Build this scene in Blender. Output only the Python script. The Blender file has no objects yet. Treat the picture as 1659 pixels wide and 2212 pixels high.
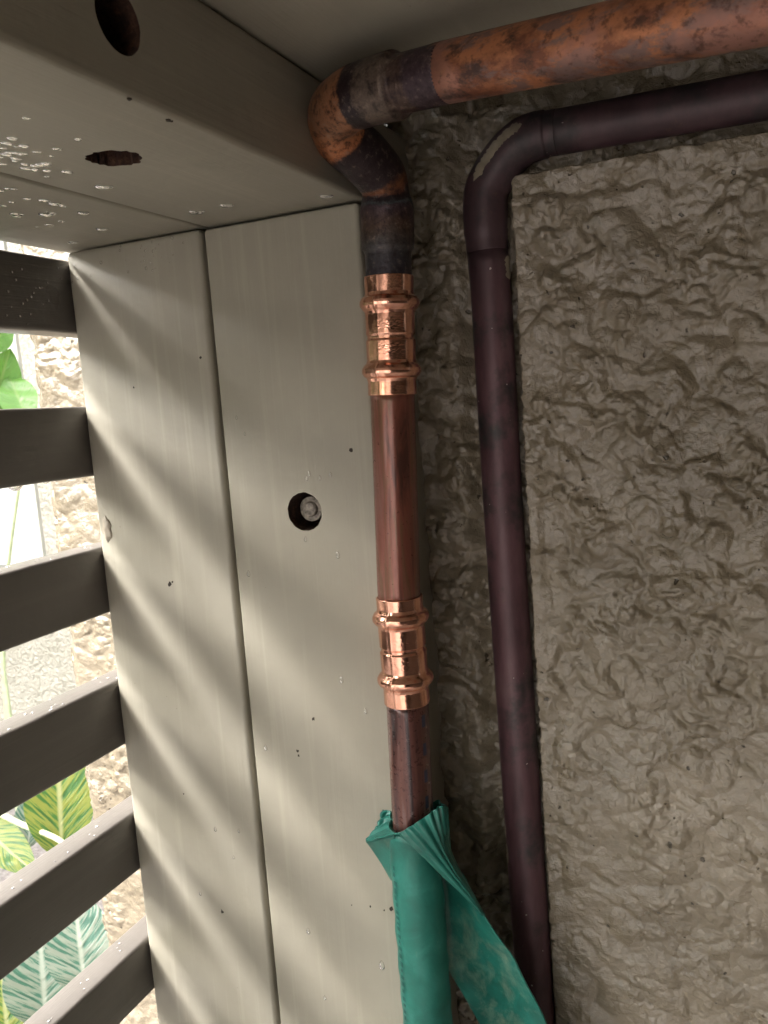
import bpy, bmesh, math, random
import numpy as np
from mathutils import Vector, Matrix

random.seed(7)
S = bpy.context.scene
COL = S.collection

# ------------------------------------------------------------------ camera
# Axes: X right along the stucco wall, Y into the wall, Z up.  The lens is the origin; ground 1.45 m below.
PW, PH, PF = 1659.0, 2212.0, 1800.0
_a, _b, _c = [math.radians(v) for v in (7.67, 24.28, -4.106)]
_Rx = np.array([[1, 0, 0], [0, math.cos(_a), -math.sin(_a)], [0, math.sin(_a), math.cos(_a)]])
_Ry = np.array([[math.cos(_b), 0, math.sin(_b)], [0, 1, 0], [-math.sin(_b), 0, math.cos(_b)]])
_Rz = np.array([[math.cos(_c), -math.sin(_c), 0], [math.sin(_c), math.cos(_c), 0], [0, 0, 1]])
RR = _Rz @ _Rx @ _Ry
def _w(d):
    return Vector((d[0], d[2], -d[1]))
cam_d = bpy.data.cameras.new("camera")
cam_d.sensor_fit = 'HORIZONTAL'; cam_d.sensor_width = 36.0
cam_d.lens = 36.0 * PF / PW
cam_d.clip_start = 0.01; cam_d.clip_end = 300.0
cam_d.dof.use_dof = True; cam_d.dof.focus_distance = 0.43; cam_d.dof.aperture_fstop = 36.0
cam = bpy.data.objects.new("camera", cam_d); COL.objects.link(cam)
_x, _y, _z = _w(RR[0]), -_w(RR[1]), -_w(RR[2])
cam.matrix_world = Matrix(((_x.x, _y.x, _z.x, 0), (_x.y, _y.y, _z.y, 0), (_x.z, _y.z, _z.z, 0), (0, 0, 0, 1)))
S.camera = cam

# ------------------------------------------------------------------ sky, sun, exposure
SUN_DIR = Vector((0.52, 0.45, -0.75)).normalized()
elev = math.asin(-SUN_DIR.z)
azim = math.atan2(-SUN_DIR.x, -SUN_DIR.y)
world = bpy.data.worlds.new("World"); S.world = world; world.use_nodes = True
wn = world.node_tree.nodes; wl = world.node_tree.links
for n in list(wn): wn.remove(n)
sky = wn.new("ShaderNodeTexSky"); sky.sky_type = 'NISHITA'; sky.sun_disc = False
sky.sun_elevation = elev; sky.sun_rotation = azim
sky.air_density = 1.6; sky.dust_density = 6.0; sky.ozone_density = 1.0
hs = wn.new("ShaderNodeHueSaturation"); hs.inputs["Saturation"].default_value = 0.45
bg = wn.new("ShaderNodeBackground"); bg.inputs["Strength"].default_value = 0.15
wo = wn.new("ShaderNodeOutputWorld")
wl.new(sky.outputs[0], hs.inputs["Color"]); wl.new(hs.outputs[0], bg.inputs["Color"]); wl.new(bg.outputs[0], wo.inputs[0])
sun_d = bpy.data.lights.new("sun", 'SUN'); sun_d.energy = 0.5; sun_d.angle = math.radians(8); sun_d.color = (0.99, 0.97, 1.0)
sun = bpy.data.objects.new("sun", sun_d); COL.objects.link(sun)
sun.rotation_euler = SUN_DIR.to_track_quat('-Z', 'Y').to_euler(); sun.location = (-3, -2, 3)
S.view_settings.view_transform = 'Standard'; S.view_settings.look = 'None'; S.view_settings.gamma = 1.0
S.view_settings.use_curve_mapping = False
S.view_settings.exposure = 3.2
S.render.engine = 'CYCLES'
S.cycles.use_denoising = True
S.cycles.max_bounces = 14; S.cycles.diffuse_bounces = 8; S.cycles.glossy_bounces = 6
S.cycles.sample_clamp_indirect = 8.0

# ------------------------------------------------------------------ helpers
def ray(u, v):
    d = RR.T @ np.array([(u - PW / 2) / PF, (v - PH / 2) / PF, 1.0])
    return np.array([d[0], d[2], -d[1]])
def atY(u, v, y): d = ray(u, v); return Vector(d * (y / d[1]))
def atX(u, v, x): d = ray(u, v); return Vector(d * (x / d[0]))
def atZ(u, v, z): d = ray(u, v); return Vector(d * (z / d[2]))

def mesh_obj(name, verts, faces, mat=None, parent=None, smooth=True, uvs=None):
    me = bpy.data.meshes.new(name)
    me.from_pydata([tuple(v) for v in verts], [], [tuple(f) for f in faces])
    if uvs is not None:
        uvl = me.uv_layers.new(name="UVMap")
        flat = np.array([uvs[f_i] for f in faces for f_i in f] if not isinstance(uvs[0], list) else [q for f in uvs for q in f], dtype=np.float32).ravel()
        uvl.data.foreach_set("uv", flat)
    if smooth: me.polygons.foreach_set("use_smooth", [True] * len(me.polygons))
    me.update()
    o = bpy.data.objects.new(name, me); COL.objects.link(o)
    if mat: me.materials.append(mat)
    if parent: o.parent = parent
    return o
def bm_obj(name, bm, mat=None, parent=None, smooth=False):
    me = bpy.data.meshes.new(name); bm.to_mesh(me); bm.free()
    if smooth: me.polygons.foreach_set("use_smooth", [True] * len(me.polygons))
    o = bpy.data.objects.new(name, me); COL.objects.link(o)
    if mat: me.materials.append(mat)
    if parent: o.parent = parent
    return o
def empty(name, loc=(0, 0, 0)):
    o = bpy.data.objects.new(name, None); COL.objects.link(o); o.location = loc; o.empty_display_size = 0.02
    return o
def under(o, root):
    o.parent = root
    o.matrix_parent_inverse = Matrix.Translation(-Vector(root.location))
    return o
def tag(o, label=None, cat=None, group=None, kind=None):
    if label: o["label"] = label
    if cat: o["category"] = cat
    if group: o["group"] = group
    if kind: o["kind"] = kind
    return o

def box_bm(x0, x1, y0, y1, z0, z1, bevel=0.0, seg=3):
    bm = bmesh.new(); bmesh.ops.create_cube(bm, size=1.0)
    for v in bm.verts:
        v.co = Vector(((x0 + x1) / 2 + v.co.x * (x1 - x0), (y0 + y1) / 2 + v.co.y * (y1 - y0), (z0 + z1) / 2 + v.co.z * (z1 - z0)))
    if bevel: bmesh.ops.bevel(bm, geom=list(bm.edges), offset=bevel, segments=seg, profile=0.5, affect='EDGES', clamp_overlap=True)
    return bm
def auto_smooth(o, ang=40):
    me = o.data
    me.polygons.foreach_set("use_smooth", [True] * len(me.polygons))
    try: me.set_sharp_from_angle(angle=math.radians(ang))
    except Exception: pass

def catmull(P, n):
    P = [Vector(p) for p in P]; out = []; idx = []
    Q = [2 * P[0] - P[1]] + P + [2 * P[-1] - P[-2]]
    for i in range(1, len(Q) - 2):
        p0, p1, p2, p3 = Q[i - 1:i + 3]
        idx.append(len(out))
        for k in range(n):
            t = k / n
            out.append(0.5 * ((2 * p1) + (-p0 + p2) * t + (2 * p0 - 5 * p1 + 4 * p2 - p3) * t * t + (-p0 + 3 * p1 - 3 * p2 + p3) * t ** 3))
    idx.append(len(out)); out.append(P[-1].copy())
    return out, idx
def frames(path):
    T = []
    for i in range(len(path)):
        a = path[max(i - 1, 0)]; b = path[min(i + 1, len(path) - 1)]
        T.append((b - a).normalized())
    ref = Vector((0, -1, 0)) if abs(T[0].y) < 0.9 else Vector((0, 0, 1))
    N = []; n = (ref - T[0] * ref.dot(T[0])).normalized()
    for t in T:
        n = (n - t * n.dot(t)).normalized(); N.append(n)
    return T, N
def tube(name, path, rad, mat, parent=None, seg=48, caps=True, shape=None):
    """path: list of Vector, rad: list of radii (or float); uv = (metres along, turn 0..1)"""
    T, N = frames(path)
    if not hasattr(rad, '__len__'): rad = [rad] * len(path)
    L = [0.0]
    for i in range(1, len(path)): L.append(L[-1] + (path[i] - path[i - 1]).length)
    V = []; UV = []
    for i, p in enumerate(path):
        B = T[i].cross(N[i])
        for k in range(seg + 1):
            a = 2 * math.pi * k / seg
            r = rad[i]
            if shape: r = shape(L[i], a, r)
            V.append(p + (N[i] * math.cos(a) + B * math.sin(a)) * r); UV.append((L[i], k / seg))
    F = []
    w = seg + 1
    for i in range(len(path) - 1):
        for k in range(seg):
            F.append((i * w + k, i * w + k + 1, (i + 1) * w + k + 1, (i + 1) * w + k))
    if caps:
        for i, flip in ((0, True), (len(path) - 1, False)):
            c = len(V); V.append(path[i]); UV.append((L[i], 0))
            for k in range(seg):
                f = (c, i * w + k, i * w + k + 1)
                F.append(tuple(reversed(f)) if flip else f)
    o = mesh_obj(name, V, F, mat, parent, True, UV)
    bm = bmesh.new(); bm.from_mesh(o.data)
    bmesh.ops.remove_doubles(bm, verts=list(bm.verts), dist=1e-6)
    bmesh.ops.recalc_face_normals(bm, faces=list(bm.faces)); bm.to_mesh(o.data); bm.free()
    return o
def cyl_pts(c, axis, r, n, rj=0.0, rnd=None):
    axis = Vector(axis).normalized()
    a = axis.orthogonal().normalized(); b = axis.cross(a)
    out = []
    for k in range(n):
        t = 2 * math.pi * k / n
        rr = r * (1 + (rnd.uniform(-rj, rj) if rnd else 0))
        out.append(Vector(c) + (a * math.cos(t) + b * math.sin(t)) * rr)
    return out
def prism(name, ring0, ring1, mat, parent=None, smooth=False):
    n = len(ring0); V = list(ring0) + list(ring1)
    F = [tuple(range(n))[::-1], tuple(range(n, 2 * n))] + [(k, (k + 1) % n, n + (k + 1) % n, n + k) for k in range(n)]
    o = mesh_obj(name, V, F, mat, parent, smooth)
    bm = bmesh.new(); bm.from_mesh(o.data); bmesh.ops.recalc_face_normals(bm, faces=list(bm.faces)); bm.to_mesh(o.data); bm.free()
    return o
def cut(o, cutter):
    m = o.modifiers.new("cut", 'BOOLEAN'); m.object = cutter; m.operation = 'DIFFERENCE'; m.solver = 'EXACT'
    try: m.material_mode = 'TRANSFER'
    except Exception: pass
    dg = bpy.context.evaluated_depsgraph_get(); dg.update()
    me = bpy.data.meshes.new_from_object(o.evaluated_get(dg), depsgraph=dg)
    o.modifiers.clear(); old = o.data; o.data = me; bpy.data.meshes.remove(old)
    cm = cutter.data; bpy.data.objects.remove(cutter); bpy.data.meshes.remove(cm)

# ---- 2-D gradient noise (numpy), for relief that is real geometry
def pn(x, y, seed=0):
    xi = np.floor(x).astype(np.int64); yi = np.floor(y).astype(np.int64)
    fx = x - xi; fy = y - yi
    def g(ix, iy, dx, dy):
        h = (ix * 374761393 + iy * 668265263 + seed * 2246822519) & 0xFFFFFFFF
        h = ((h ^ (h >> 13)) * 1274126177) & 0xFFFFFFFF
        h = (h ^ (h >> 16)) & 0xFFFFFFFF
        a = h.astype(np.float64) * (2 * math.pi / 4294967296.0)
        return np.cos(a) * dx + np.sin(a) * dy
    u = fx ** 3 * (fx * (fx * 6 - 15) + 10); v = fy ** 3 * (fy * (fy * 6 - 15) + 10)
    a = g(xi, yi, fx, fy); b = g(xi + 1, yi, fx - 1, fy)
    c = g(xi, yi + 1, fx, fy - 1); d = g(xi + 1, yi + 1, fx - 1, fy - 1)
    return (a + (b - a) * u) * (1 - v) + (c + (d - c) * u) * v * 1.0
def pn1(x, y, seed=0):
    xi = math.floor(x); yi = math.floor(y); fx = x - xi; fy = y - yi
    def g(ix, iy, dx, dy):
        h = (ix * 374761393 + iy * 668265263 + seed * 2246822519) & 0xFFFFFFFF
        h = ((h ^ (h >> 13)) * 1274126177) & 0xFFFFFFFF
        h = (h ^ (h >> 16)) & 0xFFFFFFFF
        a = h * (2 * math.pi / 4294967296.0)
        return math.cos(a) * dx + math.sin(a) * dy
    u = fx ** 3 * (fx * (fx * 6 - 15) + 10); v = fy ** 3 * (fy * (fy * 6 - 15) + 10)
    a = g(xi, yi, fx, fy); b = g(xi + 1, yi, fx - 1, fy)
    c = g(xi, yi + 1, fx, fy - 1); d = g(xi + 1, yi + 1, fx - 1, fy - 1)
    return (a + (b - a) * u) * (1 - v) + (c + (d - c) * u) * v
def worley(x, y, seed=0):
    xi = np.floor(x).astype(np.int64); yi = np.floor(y).astype(np.int64)
    best = np.full(x.shape, 9.0); rad = np.zeros(x.shape)
    for dx in (-1, 0, 1):
        for dy in (-1, 0, 1):
            cx = xi + dx; cy = yi + dy
            h = (cx * 374761393 + cy * 668265263 + seed * 2246822519) & 0xFFFFFFFF
            h = ((h ^ (h >> 13)) * 1274126177) & 0xFFFFFFFF; h = (h ^ (h >> 16)) & 0xFFFFFFFF
            a = (h & 0xFFFF) / 65536.0; b = (h >> 16) / 65536.0
            d = np.hypot(x - cx - a, y - cy - b)
            m = d < best; best = np.where(m, d, best); rad = np.where(m, (a * 7.3 + b * 3.1) % 1.0, rad)
    return best, rad
def sstep(a, b, x):
    t = np.clip((x - a) / (b - a), 0.0, 1.0); return t * t * (3 - 2 * t)

# ------------------------------------------------------------------ materials
def nodes(name):
    m = bpy.data.materials.new(name); m.use_nodes = True
    nt = m.node_tree; b = nt.nodes["Principled BSDF"]
    return m, nt, b
def N(nt, t, **kw):
    n = nt.nodes.new(t)
    for k, v in kw.items():
        if k in n.inputs.keys() if hasattr(n.inputs, 'keys') else False: n.inputs[k].default_value = v
        else: setattr(n, k, v)
    return n
def coord(nt, scale=(1, 1, 1)):
    tc = nt.nodes.new("ShaderNodeTexCoord"); mp = nt.nodes.new("ShaderNodeMapping")
    mp.inputs["Scale"].default_value = scale
    nt.links.new(tc.outputs["Object"], mp.inputs[0]); return mp.outputs[0]
def noise(nt, vec, scale, detail=4, rough=0.55, dist=0.0):
    n = nt.nodes.new("ShaderNodeTexNoise"); n.inputs["Scale"].default_value = scale; n.inputs["Detail"].default_value = detail
    n.inputs["Roughness"].default_value = rough; n.inputs["Distortion"].default_value = dist
    nt.links.new(vec, n.inputs["Vector"]); return n.outputs["Fac"]
def ramp(nt, fac, stops):
    r = nt.nodes.new("ShaderNodeValToRGB"); e = r.color_ramp.elements
    while len(e) > 1: e.remove(e[-1])
    for i, (p, c) in enumerate(stops):
        k = e[0] if i == 0 else e.new(p)
        k.position = p; k.color = (c, c, c, 1) if not hasattr(c, '__len__') else (*c, 1)
    nt.links.new(fac, r.inputs[0]); return r.outputs[0]
def mix(nt, fac, a, b, mode='MIX'):
    n = nt.nodes.new("ShaderNodeMix"); n.data_type = 'RGBA'; n.blend_type = mode
    for s, v in ((0, fac), (6, a), (7, b)):
        if isinstance(v, (int, float)): n.inputs[s].default_value = v
        elif isinstance(v, tuple): n.inputs[s].default_value = (*v, 1)
        else: nt.links.new(v, n.inputs[s])
    return n.outputs[2]
def math_n(nt, op, a, b=None):
    n = nt.nodes.new("ShaderNodeMath"); n.operation = op
    for i, v in enumerate((a, b)):
        if v is None: continue
        if isinstance(v, (int, float)): n.inputs[i].default_value = v
        else: nt.links.new(v, n.inputs[i])
    return n.outputs[0]
def bump(nt, b, h, dist, strength=1.0):
    n = nt.nodes.new("ShaderNodeBump"); n.inputs["Distance"].default_value = dist; n.inputs["Strength"].default_value = strength
    nt.links.new(h, n.inputs["Height"]); nt.links.new(n.outputs[0], b.inputs["Normal"])
def plain(name, col, rough=0.5, metal=0.0, var=0.12, scale=60.0, bmp=0.0):
    m, nt, b = nodes(name); v = coord(nt)
    f = noise(nt, v, scale, 5)
    c = ramp(nt, f, [(0.3, tuple(x * (1 - var) for x in col)), (0.7, tuple(min(1, x * (1 + var)) for x in col))])
    nt.links.new(c, b.inputs["Base Color"]); b.inputs["Roughness"].default_value = rough; b.inputs["Metallic"].default_value = metal
    if bmp: bump(nt, b, f, bmp)
    return m

def painted_wood(name, col, grain, rough=0.42):
    """taupe brushed paint over timber; grain = axis index along which brush strokes run"""
    m, nt, b = nodes(name)
    sc = [900.0, 900.0, 900.0]; sc[grain] = 9.0
    v = coord(nt, tuple(sc)); v0 = coord(nt)
    g = noise(nt, v, 1.0, 3, 0.6)
    big = noise(nt, v0, 14.0, 4, 0.6)
    sc2 = [160.0, 160.0, 160.0]; sc2[grain] = 5.0
    streak = noise(nt, coord(nt, tuple(sc2)), 1.0, 4, 0.6)
    base = ramp(nt, big, [(0.3, tuple(x * 0.90 for x in col)), (0.7, tuple(x * 1.06 for x in col))])
    st = ramp(nt, streak, [(0.54, 0.0), (0.72, 0.5)])
    base = mix(nt, st, base, tuple(min(1, x * 1.22) for x in col))
    speck = noise(nt, v0, 420.0, 2, 0.5)
    sp = ramp(nt, speck, [(0.775, 0.0), (0.80, 0.75)])
    base = mix(nt, sp, base, tuple(x * 0.35 for x in col))
    nt.links.new(base, b.inputs["Base Color"])
    nt.links.new(ramp(nt, big, [(0.3, rough - 0.08), (0.7, rough + 0.10)]), b.inputs["Roughness"])
    h = math_n(nt, 'ADD', g, math_n(nt, 'MULTIPLY', noise(nt, v0, 55.0, 3), 3.0))
    bump(nt, b, h, 0.00016)
    return m
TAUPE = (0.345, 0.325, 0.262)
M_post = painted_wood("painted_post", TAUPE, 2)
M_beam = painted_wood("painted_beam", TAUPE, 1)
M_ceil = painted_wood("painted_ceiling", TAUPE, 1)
M_slat = painted_wood("shade_darkened_slat", (0.125, 0.113, 0.100), 1, 0.34)  # darker than the post paint: shade of the inner faces put into the colour

def raw_wood():
    m, nt, b = nodes("raw_hole_wood"); v = coord(nt)
    f = noise(nt, v, 260.0, 6, 0.7)
    nt.links.new(ramp(nt, f, [(0.3, (0.012, 0.006, 0.004)), (0.55, (0.06, 0.026, 0.015)), (0.75, (0.16, 0.08, 0.045))]), b.inputs["Base Color"])
    b.inputs["Roughness"].default_value = 0.85; bump(nt, b, f, 0.0015)
    return m
M_raw = raw_wood()
M_dark = plain("dark_stained_boards", (0.055, 0.045, 0.035), 0.7, 0, 0.3, 30.0)

def stucco_mat():
    m, nt, b = nodes("painted_stucco"); v = coord(nt)
    big = noise(nt, v, 13.0, 5, 0.6); fine = noise(nt, v, 520.0, 4, 0.65); mid = noise(nt, v, 70.0, 4, 0.6, 0.4)
    c = ramp(nt, big, [(0.30, (0.165, 0.136, 0.090)), (0.5, (0.225, 0.188, 0.130)), (0.72, (0.275, 0.233, 0.170))])
    c = mix(nt, ramp(nt, mid, [(0.60, 0.0), (0.76, 0.55)]), c, (0.16, 0.145, 0.095))
    pit = ramp(nt, noise(nt, v, 190.0, 2, 0.5), [(0.71, 0.0), (0.75, 0.9)])
    c = mix(nt, pit, c, (0.045, 0.036, 0.022))
    nt.links.new(c, b.inputs["Base Color"])
    nt.links.new(ramp(nt, noise(nt, v, 28.0, 4), [(0.38, 0.16), (0.62, 0.45)]), b.inputs["Roughness"])
    b.inputs["Specular IOR Level"].default_value = 0.6; b.inputs["Coat Weight"].default_value = 0.9; b.inputs["Coat Roughness"].default_value = 0.14
    h = math_n(nt, 'ADD', fine, math_n(nt, 'MULTIPLY', noise(nt, v, 240.0, 4, 0.6, 0.5), 2.2))
    h = math_n(nt, 'SUBTRACT', h, math_n(nt, 'MULTIPLY', pit, 2.0))
    bump(nt, b, h, 0.00045); nt.links.new(b.inputs['Normal'].links[0].from_socket, b.inputs['Coat Normal'])
    return m
M_stucco = stucco_mat()

def copper(name, stops, streak=None, metal=0.75, rough=(0.28, 0.5), scale=70.0, dist=1.2, bmp=0.0002, wet=0.0, spots=1.0):
    m, nt, b = nodes(name)
    v = coord(nt, streak or (1, 1, 1))
    f = noise(nt, v, scale, 6, 0.62, dist)
    c = ramp(nt, f, stops)
    f2 = noise(nt, coord(nt), 380.0, 4, 0.6)
    c = mix(nt, ramp(nt, f2, [(0.60, 0.0), (0.74, 0.6 * spots)]), c, (0.035, 0.018, 0.016))
    nt.links.new(c, b.inputs["Base Color"])
    b.inputs["Metallic"].default_value = metal
    nt.links.new(ramp(nt, f2, [(0.3, rough[0]), (0.7, rough[1])]), b.inputs["Roughness"])
    if wet: b.inputs["Coat Weight"].default_value = wet; b.inputs["Coat Roughness"].default_value = 0.12
    bump(nt, b, math_n(nt, 'ADD', f, f2), bmp)
    return m
def blotchy():
    m, nt, b = nodes("tarnished_orange_copper"); v = coord(nt, (0.6, 1, 1)); v1 = coord(nt)
    n1 = noise(nt, v, 48.0, 6, 0.68); n2 = noise(nt, coord(nt, (0.5, 0.9, 1.3)), 62.0, 6, 0.7); n3 = noise(nt, coord(nt, (0.6, 1, 1)), 95.0, 7, 0.72); n4 = noise(nt, v1, 27.0, 4, 0.6)
    c = mix(nt, ramp(nt, n1, [(0.43, 0.0), (0.54, 1.0)]), (0.20, 0.078, 0.045), (0.50, 0.20, 0.095))
    c = mix(nt, ramp(nt, n2, [(0.50, 0.0), (0.57, 0.9)]), c, (0.20, 0.135, 0.125))
    c = mix(nt, ramp(nt, n4, [(0.52, 0.0), (0.60, 0.7)]), c, (0.42, 0.20, 0.15))
    c = mix(nt, ramp(nt, n3, [(0.36, 0.9), (0.47, 0.0)]), c, (0.055, 0.032, 0.028))
    c = mix(nt, ramp(nt, noise(nt, v1, 240.0, 5, 0.7), [(0.36, 0.7), (0.46, 0.0)]), c, (0.09, 0.045, 0.03))
    c = mix(nt, ramp(nt, n3, [(0.60, 0.0), (0.74, 0.5)]), c, (0.55, 0.30, 0.15))
    nt.links.new(c, b.inputs["Base Color"]); b.inputs["Metallic"].default_value = 0.55
    nt.links.new(ramp(nt, n2, [(0.3, 0.34), (0.7, 0.58)]), b.inputs["Roughness"]); bump(nt, b, math_n(nt, 'ADD', n3, n1), 0.0003)
    return m
M_cop_h = blotchy()
M_cop_r = copper("brown_copper_riser", [(0.32, (0.085, 0.032, 0.022)), (0.45, (0.23, 0.075, 0.050)), (0.52, (0.17, 0.085, 0.045)), (0.60, (0.27, 0.10, 0.075)), (0.72, (0.33, 0.15, 0.12))], (1, 1, 0.07), 0.45, (0.26, 0.45), 150.0, 0.5, 0.0001, 0.5, 0.2)
M_cop_l = copper("dark_copper_riser", [(0.32, (0.03, 0.016, 0.017)), (0.45, (0.11, 0.042, 0.034)), (0.54, (0.16, 0.065, 0.05)), (0.66, (0.25, 0.19, 0.185))], (1, 1, 0.05), 0.45, (0.22, 0.42), 170.0, 0.5, 0.0001, 0.5, 0.2)
M_cop_new = copper("bright_new_copper", [(0.3, (0.80, 0.385, 0.265)), (0.5, (0.93, 0.50, 0.36)), (0.7, (0.88, 0.42, 0.27))], None, 1.0, (0.12, 0.22), 90.0, 0.4, 0.00008, 0.0, 0.35)

def banded(name, bands, length, metal=0.55, jitter=0.016):
    """tarnish bands along a fitting: bands = [(metres along, colour)]"""
    m, nt, b = nodes(name); v = coord(nt)
    uv = nt.nodes.new("ShaderNodeUVMap"); sp = nt.nodes.new("ShaderNodeSeparateXYZ"); nt.links.new(uv.outputs[0], sp.inputs[0])
    f = noise(nt, v, 75.0, 6, 0.7, 0.3)
    x = math_n(nt, 'ADD', sp.outputs[0], math_n(nt, 'MULTIPLY', math_n(nt, 'SUBTRACT', f, 0.5), jitter))
    x = math_n(nt, 'DIVIDE', x, length)
    c = ramp(nt, x, [(min(1, max(0, p / length)), col) for p, col in bands])
    f2 = noise(nt, v, 300.0, 5, 0.7)
    c = mix(nt, ramp(nt, f2, [(0.36, 0.8), (0.52, 0.0)]), c, (0.018, 0.010, 0.012))
    c = mix(nt, ramp(nt, f2, [(0.56, 0.0), (0.75, 0.55)]), c, (0.33, 0.25, 0.20))
    nt.links.new(c, b.inputs["Base Color"]); b.inputs["Metallic"].default_value = metal
    nt.links.new(ramp(nt, f, [(0.3, 0.30), (0.7, 0.55)]), b.inputs["Roughness"])
    bump(nt, b, math_n(nt, 'ADD', f2, f), 0.0004)
    return m

def purple_mat(name, paint_turn=None):
    m, nt, b = nodes(name); v = coord(nt)
    f = noise(nt, coord(nt, (1, 1, 0.25)), 60.0, 5, 0.6)
    c = ramp(nt, f, [(0.3, (0.065, 0.030, 0.036)), (0.55, (0.135, 0.068, 0.080)), (0.75, (0.19, 0.125, 0.128))])
    g = ramp(nt, noise(nt, v, 20.0, 5, 0.65), [(0.50, 0.0), (0.60, 0.85)])
    c = mix(nt, g, c, (0.026, 0.030, 0.030))
    # blackened by the torch around the soldered elbow
    so = nt.nodes.new("ShaderNodeSeparateXYZ"); nt.links.new(v, so.inputs[0])
    tz = math_n(nt, 'ADD', so.outputs[2], math_n(nt, 'MULTIPLY', noise(nt, v, 45.0, 4), 0.05))
    c = mix(nt, ramp(nt, math_n(nt, 'ADD', tz, 0.5), [(0.560, 0.0), (0.60, 0.55)]), c, (0.026, 0.021, 0.023))
    c = mix(nt, ramp(nt, noise(nt, v, 130.0, 5, 0.7), [(0.62, 0.0), (0.72, 0.5)]), c, (0.13, 0.085, 0.06))
    sp = ramp(nt, noise(nt, v, 330.0, 1, 0.4), [(0.80, 0.0), (0.82, 1.0)])
    c = mix(nt, sp, c, (0.55, 0.50, 0.45))
    nt.links.new(c, b.inputs["Base Color"])
    b.inputs["Metallic"].default_value = 0.15; b.inputs["Roughness"].default_value = 0.48
    bump(nt, b, noise(nt, v, 500.0, 3), 0.00008)
    return m
M_purple = purple_mat("dark_maroon_copper")

def sleeve_mat(name, dusty):
    m, nt, b = nodes(name); v = coord(nt)
    f = noise(nt, v, 45.0, 5, 0.6, 0.6)
    c = ramp(nt, f, [(0.3, (0.008, 0.105, 0.080)), (0.55, (0.015, 0.165, 0.128)), (0.75, (0.035, 0.235, 0.19))])
    d = ramp(nt, noise(nt, coord(nt, (1, 1, 0.6)), 42.0, 7, 0.72, 0.4), [(0.50 if dusty else 0.64, 0.0), (0.74 if dusty else 0.8, 0.55 if dusty else 0.35)])
    c = mix(nt, d, c, (0.36, 0.38, 0.27))
    nt.links.new(c, b.inputs["Base Color"]); b.inputs["Roughness"].default_value = 0.42
    bump(nt, b, noise(nt, v, 400.0, 3), 0.0001)
    return m
M_sleeve = sleeve_mat("green_plastic", False); M_sleeve_in = sleeve_mat("dusty_green_plastic", True)

def water():
    m, nt, b = nodes("water"); b.inputs["Base Color"].default_value = (0.96, 0.97, 0.98, 1)
    b.inputs["Roughness"].default_value = 0.02; b.inputs["Transmission Weight"].default_value = 1.0; b.inputs["IOR"].default_value = 1.33
    nt.links.new(ramp(nt, noise(nt, coord(nt), 50.0), [(0.3, 0.01), (0.7, 0.04)]), b.inputs["Roughness"])
    return m
M_water = water()
M_bolt = plain("galvanised_bolt", (0.20, 0.175, 0.145), 0.6, 0.3, 0.6, 420.0, 0.0006)
M_chip = plain("bare_chip", (0.03, 0.022, 0.016), 0.8, 0, 0.4, 300.0)
M_drip = plain("paint_drip", (0.42, 0.375, 0.30), 0.35, 0, 0.05, 100.0)
M_flake = plain("taupe_paint_flake", (0.30, 0.26, 0.19), 0.5, 0, 0.25, 160.0, 0.0002)
M_blue = plain("blue_print", (0.012, 0.018, 0.05), 0.5, 0, 0.3, 300.0)
M_ink = plain("dark_print", (0.008, 0.10, 0.08), 0.5, 0, 0.3, 300.0)

# ------------------------------------------------------------------ main dimensions (metres)
FY = 0.395                      # front face of the posts
XL, XS, XR = -0.3735, -0.2757, -0.1808   # outer edge, seam, inner edge of the posts
ZB = 0.1001                     # underside of the beams
ZC = 0.1468                     # underside of the ceiling
WY = 0.467                      # recessed face of the stucco wall
GZ = -1.45

# ------------------------------------------------------------------ ground
def ground():
    def ax(lo, hi):
        a = [-60, -30, -15, -8, -5] + list(np.linspace(-4, 4, 41)) + [5, 8, 15, 30, 60]
        return np.array(a, float)
    X, Y = np.meshgrid(ax(0, 0), ax(0, 0), indexing='ij')
    Z = GZ + 0.02 * pn(X * 1.7, Y * 1.7, 3) * (X < -0.55)
    n, k = X.shape
    V = np.stack([X, Y, Z], -1).reshape(-1, 3)
    F = [(i * k + j, (i + 1) * k + j, (i + 1) * k + j + 1, i * k + j + 1) for i in range(n - 1) for j in range(k - 1)]
    m, nt, b = nodes("garden_soil"); v = coord(nt)
    f = noise(nt, v, 6.0, 6, 0.7); g = noise(nt, v, 60.0, 5, 0.7)
    c = ramp(nt, f, [(0.3, (0.27, 0.245, 0.22)), (0.6, (0.38, 0.35, 0.32)), (0.8, (0.46, 0.43, 0.40))])
    c = mix(nt, ramp(nt, g, [(0.45, 0.6), (0.6, 0.0)]), c, (0.16, 0.13, 0.13))
    nt.links.new(c, b.inputs["Base Color"]); b.inputs["Roughness"].default_value = 0.8; bump(nt, b, g, 0.02)
    o = mesh_obj("ground", V, F, m); tag(o, kind="structure")
ground()

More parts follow.
